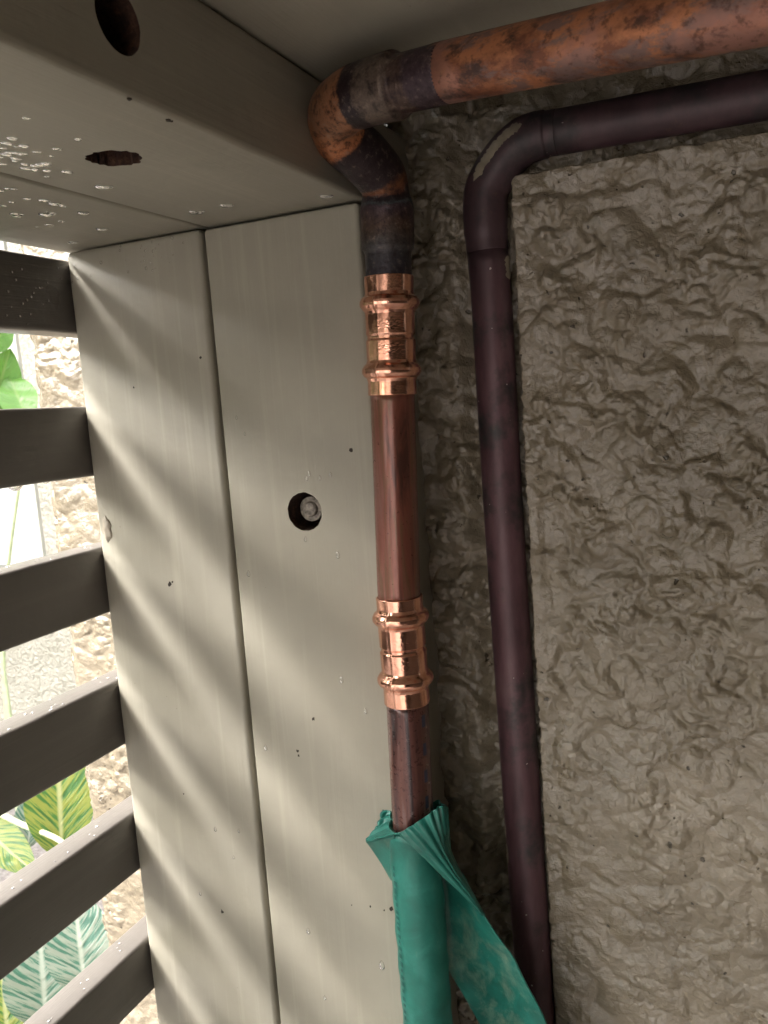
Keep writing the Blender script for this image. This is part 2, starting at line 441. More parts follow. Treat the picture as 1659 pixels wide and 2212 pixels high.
# ------------------------------------------------------------------ stucco wall: real relief
def relief(x, z):
    X = x * 1000.0; Zm = z * 1000.0
    wx = 8 * pn(X / 26, Zm / 26, 1) + 2.0 * pn(X / 9, Zm / 9, 2)
    wz = 8 * pn(X / 26, Zm / 26, 3) + 2.0 * pn(X / 9, Zm / 9, 4)
    c, s = math.cos(0.6), math.sin(0.6)
    A = X + wx; B = Zm + wz
    U = A * c - B * s; W = A * s + B * c
    h = 5.0 * pn(X / 70, Zm / 70, 5) + 2.6 * pn(A / 24, B / 24, 6)
    rough = sstep(-0.05, 0.30, pn(X / 34 + 9, Zm / 34, 8) + 0.35 * pn(X / 9, Zm / 9, 18))
    # thrown-on lumps: rounded tops meeting in sharp creases, at three sizes
    d, q = worley(U / 21.0, W / 14.0, 7); h += (2.0 + 1.7 * q) * np.clip(1 - (d / 0.78) ** 2, 0, 1)
    A2 = A + 1.0 * pn(X / 3.4, Zm / 3.4, 23); B2 = B + 1.0 * pn(X / 3.4, Zm / 3.4, 24)
    d, q = worley(A2 / 9.5 + 3.3, B2 / 7.6, 17); h += (0.75 + 1.1 * rough) * (0.8 + 1.1 * q) * np.clip(1 - (d / 0.72) ** 2, 0, 1)
    d, q = worley(A2 / 4.3 + 1.3, B2 / 3.9, 27); h += (0.12 + 0.75 * rough) * (0.4 + 0.9 * q) * np.clip(1 - (d / 0.70) ** 2, 0, 1)
    # lips of coats lapped over each other
    wid = 0.09 + 0.20 * sstep(-0.10, 0.2, pn(X / 22 + 5, Zm / 22, 19))
    t = pn(U / 34 + 4.2, W / 22, 9); h += 1.5 * sstep(-wid, wid, t)
    h += (0.3 + 0.6 * rough) * (pn(A / 5.2, B / 4.4, 14) * 1.2 + 0.5 * pn(X / 2.4, Zm / 2.2, 12)) + 0.25 * rough * pn(X / 1.3, Zm / 1.3, 15)
    pit = pn(X / 3.6 + 3, Zm / 3.6, 13); h -= 1.8 * sstep(0.40, 0.52, pit) * (0.4 + rough)
    return (h - 5.6) * (0.98 - 0.40 * sstep(-0.12, -0.28, z) * sstep(-0.12, -0.10, x) - 0.4 * sstep(-0.30, -0.36, x)) / 1000.0
def stucco():
    def span(a, b, st): return np.arange(a, b, st)
    xs = np.concatenate([span(-0.49, -0.366, 0.0009), span(-0.366, -0.19, 0.011), span(-0.19, 0.055, 0.00075), span(0.055, 0.2, 0.004), span(0.2, 1.61, 0.05)])
    zs = np.concatenate([span(GZ, -0.9, 0.03), span(-0.9, -0.53, 0.008), span(-0.53, -0.46, 0.002), span(-0.46, 0.155, 0.00075), span(0.155, 2.6, 0.06)])
    X, Z = np.meshgrid(xs, zs, indexing='ij')
    h = relief(X, Z)
    # the proud coat right of the maroon pipe and below its horizontal run; its edge is slightly ragged
    ex = -0.1176 + 0.0012 * pn(Z * 120, X * 0, 21) + 0.0006 * pn(Z * 330, X * 0, 25) + 0.002 * np.clip((-Z - 0.1) / 0.3, 0, 1)
    ez = 0.1135 + 0.0016 * pn(X * 110, Z * 0, 22) + 0.0007 * pn(X * 350, Z * 0, 26)
    proud = sstep(0, 0.0014, X - ex) * sstep(0, 0.0018, ez - Z)
    k = np.clip(np.minimum((X - ex) / 0.01, (ez - Z) / 0.01), 0.6, 1)
    left = (X > -0.19) & (proud < 0.5)
    h = np.where(left, h * 1.15 - 0.001 + 0.008 * sstep(-0.145, -0.158, X), h)
    h = np.where(proud > 0.5, h * k, h)
    Yv = WY - h - 0.0165 * proud
    edge = sstep(-0.490, -0.480, X)                       # rounded outer corner
    Yv += (1 - edge) * 0.006
    n, kk = X.shape
    V = np.stack([X + 0.004 * (1 - edge) * pn(Z * 70, Z * 0, 31), Yv, Z], -1).reshape(-1, 3)
    I = np.arange(n * kk).reshape(n, kk)
    F = np.stack([I[:-1, :-1], I[1:, :-1], I[1:, 1:], I[:-1, 1:]], -1).reshape(-1, 4)
    me = bpy.data.meshes.new("stucco_wall")
    # return side at the outer corner and the far end
    base = V.shape[0]
    extra = np.concatenate([np.stack([V[I[0], 0], np.full(kk, 0.9), zs], -1)])
    V = np.concatenate([V, extra])
    J = base + np.arange(kk)
    F2 = np.stack([J[:-1], I[0, :-1], I[0, 1:], J[1:]], -1)
    F = np.concatenate([F, F2])
    me.vertices.add(len(V)); me.vertices.foreach_set("co", V.astype(np.float32).ravel())
    me.loops.add(F.size); me.loops.foreach_set("vertex_index", F.astype(np.int32).ravel())
    me.polygons.add(len(F)); me.polygons.foreach_set("loop_start", np.arange(0, F.size, 4, dtype=np.int32))
    me.polygons.foreach_set("loop_total", np.full(len(F), 4, dtype=np.int32))
    me.update(calc_edges=True); me.validate()
    me.polygons.foreach_set("use_smooth", [True] * len(me.polygons))
    me.materials.append(M_stucco)
    o = bpy.data.objects.new("stucco_wall", me); COL.objects.link(o)
    tag(o, "rough taupe painted stucco wall behind the pipes", "wall")
stucco()

# ------------------------------------------------------------------ ceiling
o = bm_obj("ceiling", box_bm(-0.40, 1.6, -1.7, 0.402, ZC, ZC + 0.12, 0.001), M_ceil); tag(o, kind="structure")
o = bm_obj("ceiling", box_bm(-0.40, 1.6, 0.395, 0.50, ZC + 0.122, ZC + 0.15), M_dark); tag(o, kind="structure")
# the rest of the enclosure, out of frame: a side wall on the right
o = bm_obj("side_wall", box_bm(1.5, 1.6, -1.7, 0.44, GZ, ZC - 0.002), M_dark)
tag(o, "painted side wall closing the enclosure to the right of the view", "wall")

o = bm_obj("light_block_wall", box_bm(0.62, 1.6, -1.80, -1.71, GZ, ZC + 0.02), M_dark)  # unseen wall added to cut the light coming from behind the camera
tag(o, "dark boarded wall added behind the viewer to cut the light", "wall")

# ------------------------------------------------------------------ posts with counterbored bolt
def timber(name, x0, x1, y0, y1, z0, z1, mat, bev):
    o = bm_obj(name, box_bm(x0, x1, y0, y1, z0, z1, bev, 4), mat); return o
postA = timber("timber_post", XS + 0.0013, XR, FY, WY + 0.003, GZ, ZB - 0.0012, M_post, 0.0022)
postB = timber("timber_post", XL, XS - 0.0013, FY, WY + 0.003, GZ, ZB - 0.0003, M_post, 0.0030)
rnd = random.Random(3)
HC = Vector((-0.2257, FY, -0.0577))
def hole_cutter(c, axis, r, depth, rj, taper=1.0, n=40):
    axis = Vector(axis).normalized()
    st = rnd.getstate()
    r0 = cyl_pts(Vector(c) - axis * 0.01, axis, r, n, rj, rnd)
    r1 = [Vector(c) + axis * depth + (p - (Vector(c) - axis * 0.01)) * taper for p in r0]
    o = prism("cutter", r0, r1, M_raw); return o
cut(postA, hole_cutter(HC, (0, 1, 0), 0.0106, 0.030, 0.02))
auto_smooth(postA); auto_smooth(postB)
tag(postA, "taupe timber post with a counterbored bolt hole, next to the copper pipe", "post")
tag(postB, "taupe timber post at the slats, striped with bands of daylight", "post")
# bolt in its hole
pb = HC + Vector((0.0006, 0.0, 0.0006))
wsh = prism("washer", cyl_pts(pb + Vector((0, 0.024, 0)), (0, 1, 0), 0.0099, 32), cyl_pts(pb + Vector((0, 0.0298, 0)), (0, 1, 0), 0.0099, 32), M_bolt, postA)
nut = prism("nut", cyl_pts(pb + Vector((0, 0.0062, 0)), (0, 1, 0), 0.0068, 24, 0.02, rnd), cyl_pts(pb + Vector((0, 0.0238, 0)), (0, 1, 0), 0.0072, 24), M_bolt, postA)
tube("bolt", [pb + Vector((0, d, 0)) for d in (0.0046, 0.0047, 0.0054, 0.0080)], [0.0034, 0.0036, 0.0042, 0.0042], M_bolt, postA, 28)

# ------------------------------------------------------------------ beams
beamA = timber("timber_beam", XS + 0.0013, XR + 0.002, -1.68, WY + 0.003, ZB, ZC - 0.0008, M_beam, 0.0026)
beamB = timber("timber_beam", XL - 0.004, XS - 0.0013, -1.68, WY + 0.003, ZB + 0.0004, ZC - 0.0008, M_beam, 0.0026)
cut(beamA, hole_cutter((-0.2262, 0.2714, ZB), (0, 0, 1), 0.0107, 0.0150, 0.08, 0.93, 36))
cut(beamA, hole_cutter((XR + 0.002, 0.2232, 0.1222), (-1, 0, 0), 0.0102, 0.035, 0.01))
auto_smooth(beamA); auto_smooth(beamB)
tag(beamA, "taupe timber beam with two bored holes, above the bolted post", "beam")
tag(beamB, "wet taupe timber beam running along the top of the slats", "beam")
# torn timber at the bottom of the shallow bore
bm = bmesh.new(); bmesh.ops.create_icosphere(bm, subdivisions=4, radius=0.0098)
for v in bm.verts:
    q = v.co * 260
    d = pn1(q.x, q.y + q.z, 5) * 0.5 + pn1(q.x * 2.3, q.y * 2.3, 6) * 0.35
    v.co = Vector((v.co.x, v.co.y, v.co.z * 0.42)) * (1 + 0.0) + Vector((0, 0, d * 0.008)) + Vector((-0.2262, 0.2714, ZB + 0.0125))
plug = bm_obj("torn_plug", bm, M_raw, beamA, True)

# ------------------------------------------------------------------ slat screen
SL = [(0.0955, 0.0525), (0.0090, -0.0340), (-0.0790, -0.1215), (-0.1655, -0.2090), (-0.2555, -0.2960), (-0.3445, -0.3830)]
z = -0.433
while z > GZ + 0.12:
    SL.append((z, z - 0.0425)); z -= 0.0880
screen = empty("slat_screen", (XL - 0.01, 0.3, GZ))
tag(screen, "taupe horizontal slat screen letting daylight in at the left", "screen")
for i, (zt, zb) in enumerate(SL):
    bm = bmesh.new()
    # slightly warped length with rounded edges
    n = 60; prof = []
    x0, x1 = XL - 0.0208, XL - 0.0006
    r = 0.0022
    for cx, cz, a0 in ((x1 - r, zt - r, 0), (x0 + r, zt - r, 90), (x0 + r, zb + r, 180), (x1 - r, zb + r, 270)):
        for k in range(4):
            a = math.radians(a0 + 30 * k); prof.append((cx + r * math.cos(a), cz + r * math.sin(a)))
    ys = np.concatenate([np.linspace(0.455, 0.15, n), np.linspace(0.1, -1.66, 12)])
    V = []
    for y in ys:
        dz = 0.0006 * pn1(y * 9.0, i * 3.3, 40) + (0.0012 * (0.39 - y) / 0.1 if i in (0, 1) else 0.0)
        if i >= 2: dz += 0.0004 * (0.39 - y) / 0.1
        for (px_, pz_) in prof:
            j = 0.00035 * pn1(y * 60.0, i * 7.1 + px_ * 300 + pz_ * 300, 41)
            V.append((px_ + j, y, pz_ + dz + j))
    m_ = len(prof); F = []
    for a in range(len(ys) - 1):
        for k in range(m_):
            F.append((a * m_ + k, a * m_ + (k + 1) % m_, (a + 1) * m_ + (k + 1) % m_, (a + 1) * m_ + k))
    F.append(tuple(range(m_))[::-1]); F.append(tuple(range((len(ys) - 1) * m_, len(ys) * m_)))
    bm.free()
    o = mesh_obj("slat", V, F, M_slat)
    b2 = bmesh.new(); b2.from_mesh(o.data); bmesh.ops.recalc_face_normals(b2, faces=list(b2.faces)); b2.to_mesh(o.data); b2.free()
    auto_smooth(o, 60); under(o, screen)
o = bm_obj("end_post", box_bm(XL - 0.10, XL - 0.0212, -1.70, -1.61, GZ, ZB, 0.003), M_post); under(o, screen)

# ------------------------------------------------------------------ copper supply pipe
def line(p, q, n): return [Vector(p).lerp(Vector(q), i / (n - 1)) for i in range(n)]
PX = [(450, -0.1606), (600, -0.1618), (853, -0.1642), (1285, -0.1676), (1515, -0.1686), (1730, -0.1694), (2212, -0.1694)]
PY = 0.385
def riser(v0, v1, n):
    us = {450: 836, 560: 839, 597: 840, 600: 840, 853: 848, 1285: 862, 1515: 880, 1730: 890, 1800: 894, 2212: 925}
    ks = sorted(us)
    out = []
    for i in range(n):
        v = v0 + (v1 - v0) * i / (n - 1)
        u = np.interp(v, ks, [us[k] for k in ks]); out.append(atY(u, v, PY))
    return out
supply = empty("copper_supply_pipe", (-0.169, PY, GZ))
tag(supply, "tarnished copper water pipe with two bright press couplings beside the post", "pipe")
R0 = 0.0111
# horizontal run, coming towards the viewer
hp = [atY(966, 157, 0.328), atY(1300, 85, 0.310), atY(1659, 10, 0.295)]
dirh = (hp[2] - hp[0]).normalized()
hpath = line(hp[0] - dirh * 0.004, hp[0] + dirh * 0.75, 60)
o = tube("horizontal_pipe", hpath, R0, M_cop_h); under(o, supply)
# elbows: heat-stained stub, cup, bend towards the wall, bend down, cup
ctrl = [atY(966, 157, 0.328), atY(905, 172.5, 0.3312), atY(862, 183, 0.3335), atY(800, 200, 0.3370), atY(752, 219, 0.3410), atY(724, 250, 0.3480), atY(737, 295, 0.3575), atY(783, 336, 0.3690), atY(824, 385, 0.3805), atY(835, 440, 0.385), atY(838, 540, 0.385), atY(840, 600, 0.385)]
path, idx = catmull(ctrl, 14)
Ls = [0.0]
for i in range(1, len(path)): Ls.append(Ls[-1] + (path[i] - path[i - 1]).length)
CL = [Ls[i] for i in idx]
def prof_r(L):
    pts = [(0, R0), (CL[2] - 0.0012, R0), (CL[2] - 0.0003, 0.0124), (CL[2] + 0.001, 0.0131), (CL[3], 0.0128), (CL[3] + 0.006, 0.0128), (CL[4], 0.0124), (CL[5], 0.0121), (CL[6], 0.0121), (CL[7], 0.0124), (CL[8], 0.0119), (CL[8] + 0.006, 0.0112), (CL[9] - 0.003, 0.0116), (CL[9] + 0.002, 0.0130), (CL[10] - 0.004, 0.0129), (CL[10], 0.0127), (CL[10] + 0.0014, R0 + 0.0002), (CL[11] + 0.01, R0)]
    return float(np.interp(L, [p[0] for p in pts], [p[1] for p in pts]))
rads = [prof_r(l) for l in Ls]
BR, DK, OR, GR, PU = (0.075, 0.045, 0.036), (0.028, 0.017, 0.019), (0.40, 0.165, 0.075), (0.115, 0.083, 0.064), (0.055, 0.034, 0.042)
TE = (0.15, 0.24, 0.25)
e = 0.0004
bands = [(0, PU), (CL[1], PU), (CL[1] + 0.002, BR), (CL[2] - e, BR), (CL[2] + 0.001, GR), (CL[3] - 0.002, (0.135, 0.10, 0.078)), (CL[3] + 0.0005, DK), (CL[3] + 0.007, DK), (CL[3] + 0.0085, (0.34, 0.15, 0.075)), (CL[5] - 0.003, (0.30, 0.145, 0.08)), (CL[5] + 0.004, OR), (CL[6] + 0.001, (0.46, 0.17, 0.07)), (CL[6] + 0.004, DK), (CL[8] - 0.002, (0.035, 0.022, 0.024)), (CL[8] + 0.002, (0.20, 0.075, 0.03)), (CL[8] + 0.007, (0.13, 0.05, 0.03)), (CL[8] + 0.0085, DK), (CL[9] - 0.0006, (0.04, 0.03, 0.034)), (CL[9] + 0.0012, (0.10, 0.12, 0.125)), (CL[9] + 0.003, PU), (CL[9] + 0.012, (0.085, 0.05, 0.035)), (CL[10] - 0.002, (0.07, 0.06, 0.055)), (CL[10] + 0.002, (0.05, 0.048, 0.052)), (CL[11], (0.035, 0.03, 0.04))]
LT = Ls[-1]
M_elb = banded("heat_stained_copper", bands, LT, 0.45)
path2 = path + [path[-1] + (path[-1] - path[-2]).normalized() * 0.006]; rads.append(R0)
o = tube("elbow", path2, rads, M_elb, None, 56); under(o, supply); o["label"] = "dark heat-stained soldered elbows"
# risers
o = tube("riser_pipe", riser(846, 1297, 24), R0, M_cop_r); under(o, supply); o["label"] = "reddish brown copper length between the couplings"
lowp = riser(1508, 2212, 30); lowp += line(lowp[-1] + Vector((0, 0, -0.01)), Vector((lowp[-1].x, PY, GZ - 0.02)), 8)
o = tube("riser_pipe", lowp, R0, M_cop_l); under(o, supply); o["label"] = "dark streaked copper length below the lower coupling"
# press couplings
def coupling(v0, v1, r1, r2, seed, flip):
    P = riser(v0, v1, 2); A, B = P; D = B - A; ln = D.length; D.normalize()
    zz = lambda v: (v - v0) / (v1 - v0) * ln
    a, b = zz(r1), zz(r2)
    prof = [(0, R0 + 0.0002), (0.0001, 0.0119), (0.0004, 0.01205), (a - 0.0052, 0.0119), (a - 0.0036, 0.0124), (a - 0.0026, 0.0138), (a - 0.0012, 0.0146), (a, 0.01475), (a + 0.0012, 0.0146), (a + 0.0026, 0.0137), (a + 0.0038, 0.0125), (a + 0.005, 0.0121),
            ((a + b) / 2 - 0.0016, 0.0121), ((a + b) / 2 - 0.0007, 0.0115), ((a + b) / 2 + 0.0007, 0.0115), ((a + b) / 2 + 0.0016, 0.0122),
            (b - 0.005, 0.0121), (b - 0.0038, 0.0125), (b - 0.0026, 0.0137), (b - 0.0012, 0.0146), (b, 0.01475), (b + 0.0012, 0.0146), (b + 0.0026, 0.0138), (b + 0.0036, 0.0124), (b + 0.0052, 0.0119), (ln - 0.0004, 0.01205), (ln - 0.0001, 0.0119), (ln, R0 + 0.0002)]
    n = 260; Lx = [ln * i / (n - 1) for i in range(n)]
    Lx = sorted(set(Lx + [p[0] for p in prof]))
    rr = [float(np.interp(l, [p[0] for p in prof], [p[1] for p in prof])) for l in Lx]
    pth = [A + D * l for l in Lx]
    def shape(L, t, r):
        # jaw parting fin, flats left by the press tool and dings
        df = (t - 0.12 + math.pi) % (2 * math.pi) - math.pi
        k = 0.00032 * math.exp(-(df / 0.045) ** 2) * (1 + 1.2 * (r > 0.0135))
        k -= 0.00022 * math.exp(-((df - 0.13) / 0.07) ** 2)
        k += 0.00012 * math.cos(6 * t + 0.4)
        w = L * 260.0; cx, sx = math.cos(t), math.sin(t)
        k += 0.00010 * pn1(cx * 1.5 + w * 0.35, sx * 1.5 + 7, seed) + 0.00002 * pn1(cx * 5 + w * 0.3, sx * 5 + w * 0.8, seed + 1)
        # rolled-in maker's marks: rows of small raised ticks on the body
        for c, hgt in (((a + b) / 2 - 0.0058, 0.0022), ((a + b) / 2 + 0.0060, 0.0026)):
            if abs(L - c) < hgt and -1.1 < df < 0.1:
                k += 0.00004 * (1 if pn1(t * 16.0, L * 900.0, seed + 5) > 0.05 else -0.4)
        return r + k
    o = tube("press_coupling", pth, rr, M_cop_new, None, 160, False, shape); under(o, supply)
    return o
c1 = coupling(597, 853, 655, 800, 60, 0); c1["label"] = "upper bright copper press coupling"
c2 = coupling(1287, 1516, 1331, 1463, 70, 1); c2["label"] = "lower bright copper press coupling"
# blue dashes printed on the lower length
def patch_on_riser(name, v0, v1, a0, a1, mat, parent, r=R0 + 0.00012, wob=0.0):
    V = []; F = []; ax = riser(v0, v1, 6); nA = 6
    for i, p in enumerate(ax):
        for k in range(nA):
            t = a0 + (a1 - a0) * k / (nA - 1)
            V.append(p + Vector((math.sin(t), -math.cos(t), 0)) * r)
    for i in range(5):
        for k in range(nA - 1): F.append((i * nA + k, i * nA + k + 1, (i + 1) * nA + k + 1, (i + 1) * nA + k))
    o = mesh_obj(name, V, F, mat); under(o, parent); return o
for v in (1534, 1594, 1651, 1706):
    patch_on_riser("print_dash", v, v + 26, 1.08, 1.30, M_blue, supply)

# ------------------------------------------------------------------ maroon pipe half buried in the stucco
drain = empty("maroon_pipe", (-0.127, 0.455, GZ))
tag(drain, "dark maroon copper pipe bedded in the edge of the stucco", "pipe")
QY = 0.4545
hp2 = line(atY(1180, 290, QY), atY(1659, 205, QY), 12); hp2 += line(hp2[-1] + Vector((0.02, 0, 0)), Vector((1.49, QY, hp2[-1].z)), 10)
o = tube("horizontal_pipe", hp2, R0, M_purple); under(o, drain)
c2_ = [atY(1205, 285.5, QY), atY(1180, 290, QY), atY(1150, 297, QY), atY(1126, 309, QY), atY(1096, 337, QY), atY(1064, 384, QY), atY(1049, 428, QY), atY(1051, 515, QY), atY(1053, 545, QY)]
p2, i2 = catmull(c2_, 12)
L2 = [0.0]
for i in range(1, len(p2)): L2.append(L2[-1] + (p2[i] - p2[i - 1]).length)
K2 = [L2[i] for i in i2]
r2 = [float(np.interp(l, [0, K2[1] - 0.0006, K2[1] + 0.0004, K2[2], K2[6], K2[7] - 0.003, K2[7] + 0.0015, K2[8]], [R0 + .0001, R0 + .0001, 0.0119, 0.0121, 0.0121, 0.0121, R0 + .0003, R0 + .0002])) for l in L2]
o = tube("elbow", p2, r2, M_purple); under(o, drain)
vq = [(540, 1053), (620, 1060), (700, 1064.5), (1100, 1087), (1700, 1125.5), (2212, 1160)]
rp = [atY(np.interp(v, [q[0] for q in vq], [q[1] for q in vq]), v, QY) for v in np.linspace(540, 2212, 50)]
rp += line(rp[-1] + Vector((0, 0, -0.02)), Vector((rp[-1].x, QY, GZ - 0.02)), 8)
o = tube("riser_pipe", rp, R0, M_purple); under(o, drain)
# flakes of wall paint left on the pipe
def flake(axis_pts, radii, amid, awid, seed, parent):
    V = []; F = []; n = len(axis_pts); nA = 7
    T, Nn = frames(axis_pts)
    for i, p in enumerate(axis_pts):
        s = i / (n - 1)
        taper = min(1, s / 0.12, (1 - s) / 0.12)
        j0 = pn1(s * n * 0.55, seed * 3.7, 80); j1 = pn1(s * n * 0.8, seed * 5.1, 81)
        B = T[i].cross(Nn[i])
        for k in range(nA):
            q = k / (nA - 1) * 2 - 1
            w = awid * taper * (1 + (1.1 * j1 if q > 0 else 0.5 * j0))
            t = amid + q * w * 0.5
            V.append(p + (Nn[i] * math.cos(t) + B * math.sin(t)) * (radii[i] + 0.00022))
    for i in range(n - 1):
        for k in range(nA - 1): F.append((i * nA + k, i * nA + k + 1, (i + 1) * nA + k + 1, (i + 1) * nA + k))
    o = mesh_obj("paint_flake", V, F, M_flake); under(o, parent)
def seg_of(path_, rad_, a, b): return path_[a:b], rad_[a:b]
flake(p2[i2[2] + 3:i2[6] - 4], r2[i2[2] + 3:i2[6] - 4], 0.38, 0.46, 1, drain)
_q = lambda va, vb, n: [atY(np.interp(v, [q[0] for q in vq], [q[1] for q in vq]), v, QY) for v in np.linspace(va, vb, n)]
flake(_q(560, 612, 14), [R0 + 0.0003] * 14, -1.40, 0.55, 2, drain)
flake(_q(470, 530, 14), [0.0121] * 14, -1.55, 0.35, 6, drain)
flake(_q(1772, 1805, 10), [R0] * 10, 1.02, 0.22, 3, drain)
flake(_q(1815, 1858, 12), [R0] * 12, 0.98, 0.30, 4, drain)
flake(_q(540, 600, 14), [R0 + 0.0003] * 14, 1.15, 0.16, 5, drain)
DRN_P, DRN_R, DRN_I = p2, r2, i2

# ------------------------------------------------------------------ green sleeve on the lower pipe
sleeve = empty("green_pipe_sleeve", (-0.169, PY, GZ))
tag(sleeve, "green plastic sleeve on the copper pipe, its top slit and folded down", "sleeve")
sp_ = riser(1779, 2212, 24); sp_ += line(sp_[-1] + Vector((0, 0, -0.01)), Vector((sp_[-1].x, PY, GZ)), 10)
def sl_shape(L, t, r): return r + 0.00035 * math.sin(2 * t + L * 14) + 0.0003 * pn1(math.cos(t) * 1.2 + L * 40, math.sin(t) * 1.2 + L * 17, 90)
o = tube("sleeve_tube", sp_, [0.0134 + 0.0005 * min(1, i / 12) + 0.0003 * math.sin(i * 1.7) for i in range(len(sp_))], M_sleeve, None, 48, False, sl_shape)
sm = o.modifiers.new("thick", 'SOLIDIFY'); sm.thickness = 0.0009; sm.offset = -1; under(o, sleeve)
def sheet(name, rows, mat, parent, nu=60, nv=40, wave=None, thick=0.0008, mat2=None):
    """rows: list of lists of (u, v, Y) control points, smoothly interpolated both ways"""
    R = [catmull([atY(*p) for p in r], max(1, nu // (len(r) - 1)))[0] for r in rows]
    m = min(len(r) for r in R); R = [r[:m] for r in R]
    cols = [catmull([R[i][j] for i in range(len(R))], max(1, nv // (len(R) - 1)))[0] for j in range(m)]
    n = len(cols[0]); V = []; F = []
    for i in range(n):
        for j in range(m):
            p = cols[j][i].copy()
            if wave:
                j0, j1 = max(j - 1, 0), min(j + 1, m - 1); i0, i1 = max(i - 1, 0), min(i + 1, n - 1)
                nn = (cols[j1][i] - cols[j0][i]).cross(cols[j][i1] - cols[j][i0])
                if nn.length > 1e-12:
                    nn.normalize()
                    if nn.y > 0: nn = -nn
                    p += nn * wave(i / (n - 1), j / (m - 1))
            V.append(p)
    for i in range(n - 1):
        for j in range(m - 1): F.append((i * m + j, i * m + j + 1, (i + 1) * m + j + 1, (i + 1) * m + j))
    o = mesh_obj(name, V, F, mat)
    s = o.modifiers.new("thick", 'SOLIDIFY'); s.thickness = thick; s.offset = 0
    under(o, parent); return o
# lower hanging flap (back layer)
sheet("hanging_flap", [
    [(940, 1850, 0.402), (965, 1860, 0.405), (990, 1880, 0.401), (1003, 1905, 0.395)],
    [(945, 1930, 0.404), (972, 1935, 0.408), (1005, 1945, 0.402), (1036, 1968, 0.392)],
    [(948, 2020, 0.407), (985, 2025, 0.411), (1030, 2030, 0.403), (1078, 2030, 0.393)],
    [(968, 2085, 0.413), (1005, 2085, 0.413), (1060, 2080, 0.404), (1112, 2072, 0.396)],
    [(1000, 2140, 0.417), (1040, 2138, 0.415), (1095, 2130, 0.406), (1138, 2125, 0.400)],
    [(1045, 2220, 0.420), (1085, 2215, 0.416), (1135, 2205, 0.408), (1176, 2195, 0.405)],
    [(1100, 2330, 0.422), (1140, 2320, 0.418), (1180, 2310, 0.410), (1215, 2300, 0.410)],
    [(1140, 2460, 0.424), (1175, 2455, 0.420), (1210, 2445, 0.413), (1240, 2435, 0.412)],
    [(1165, 2640, 0.424), (1190, 2645, 0.420), (1215, 2630, 0.414), (1236, 2610, 0.412)]],
    M_sleeve_in, sleeve, 40, 60, lambda s, t: 0.0012 * math.sin(t * 5 + s * 3) + 0.0010 * math.exp(-((s - 0.42) / 0.05) ** 2) * math.sin(t * 9))
# pleated fan from the collar down to the pinch
sheet("pleated_fold", [
    [(862, 1800, 0.3705), (885, 1786, 0.3700), (910, 1770, 0.3715), (935, 1752, 0.3750), (955, 1740, 0.3800), (967, 1746, 0.3860)],
    [(880, 1818, 0.3690), (902, 1806, 0.3685), (925, 1795, 0.3700), (945, 1785, 0.3735), (960, 1785, 0.3790), (970, 1790, 0.3860)],
    [(915, 1850, 0.3700), (932, 1842, 0.3700), (948, 1836, 0.3715), (960, 1832, 0.3745), (968, 1832, 0.3800), (974, 1835, 0.3870)],
    [(955, 1890, 0.3750), (966, 1885, 0.3745), (976, 1881, 0.3760), (984, 1880, 0.3785), (990, 1880, 0.3830), (994, 1884, 0.3880)],
    [(1003, 1936, 0.3830), (1008, 1933, 0.3825), (1013, 1930, 0.3835), (1017, 1929, 0.3855), (1021, 1931, 0.3880), (1023, 1936, 0.3910)],
    [(1042, 1978, 0.3900), (1043, 1976, 0.3898), (1044, 1975, 0.3902), (1045, 1975, 0.3910), (1046, 1976, 0.3920), (1047, 1978, 0.3930)]],
    M_sleeve, sleeve, 110, 50, lambda s, t: 0.0009 * (1 - 0.85 * s) * math.sin(t * 2 * math.pi * 6.5 + 1.3 * math.sin(t * 9 + s * 2)) * (0.35 + 0.65 * min(1, t * 4)), 0.0007)
# cuff: folded rim at the left of the pipe, ruffled, flaring to a point
sheet("ruffled_cuff", [
    [(846, 1732, 0.4000), (845, 1750, 0.3960), (845, 1772, 0.3890), (848, 1790, 0.3800), (856, 1800, 0.3735), (868, 1799, 0.3705)],
    [(844, 1734, 0.3990), (834, 1754, 0.3950), (830, 1777, 0.3890), (829, 1796, 0.3805), (842, 1802, 0.3740), (862, 1800, 0.3705)],
    [(842, 1738, 0.3985), (825, 1760, 0.3930), (817, 1784, 0.3870), (800, 1810, 0.3810), (826, 1806, 0.3745), (856, 1801, 0.3705)],
    [(844, 1748, 0.3990), (826, 1768, 0.3935), (818, 1792, 0.3880), (790, 1817, 0.3815), (818, 1811, 0.3750), (850, 1803, 0.3708)]],
    M_sleeve, sleeve, 80, 24, lambda s, t: 0.0012 * math.sin(t * 2 * math.pi * 6.5) * (1 - t) * min(1, 0.4 + s), 0.0009)
sheet("ruffled_cuff", [
    [(790, 1817, 0.3815), (808, 1814, 0.3790), (830, 1809, 0.3755), (852, 1804, 0.3715)],
    [(806, 1838, 0.3850), (820, 1838, 0.3830), (838, 1838, 0.3800), (856, 1838, 0.3770)],
    [(826, 1868, 0.3870), (834, 1870, 0.3850), (844, 1872, 0.3830), (858, 1874, 0.3800)],
    [(844, 1900, 0.3890), (848, 1903, 0.3870), (852, 1906, 0.3850), (858, 1908, 0.3830)]],
    M_sleeve_in, sleeve, 24, 24, None, 0.0006)
# back of the collar, right of the pipe
sheet("ruffled_cuff", [
    [(936, 1732, 0.4010), (946, 1728, 0.4030), (956, 1736, 0.4000), (968, 1748, 0.3900)],
    [(936, 1756, 0.3990), (950, 1760, 0.4010), (962, 1770, 0.3980), (971, 1790, 0.3890)],
    [(940, 1800, 0.3970), (955, 1810, 0.3990), (966, 1820, 0.3970), (975, 1836, 0.3880)]],
    M_sleeve, sleeve, 24, 20, lambda s, t: 0.0006 * math.sin(t * 14), 0.0008)
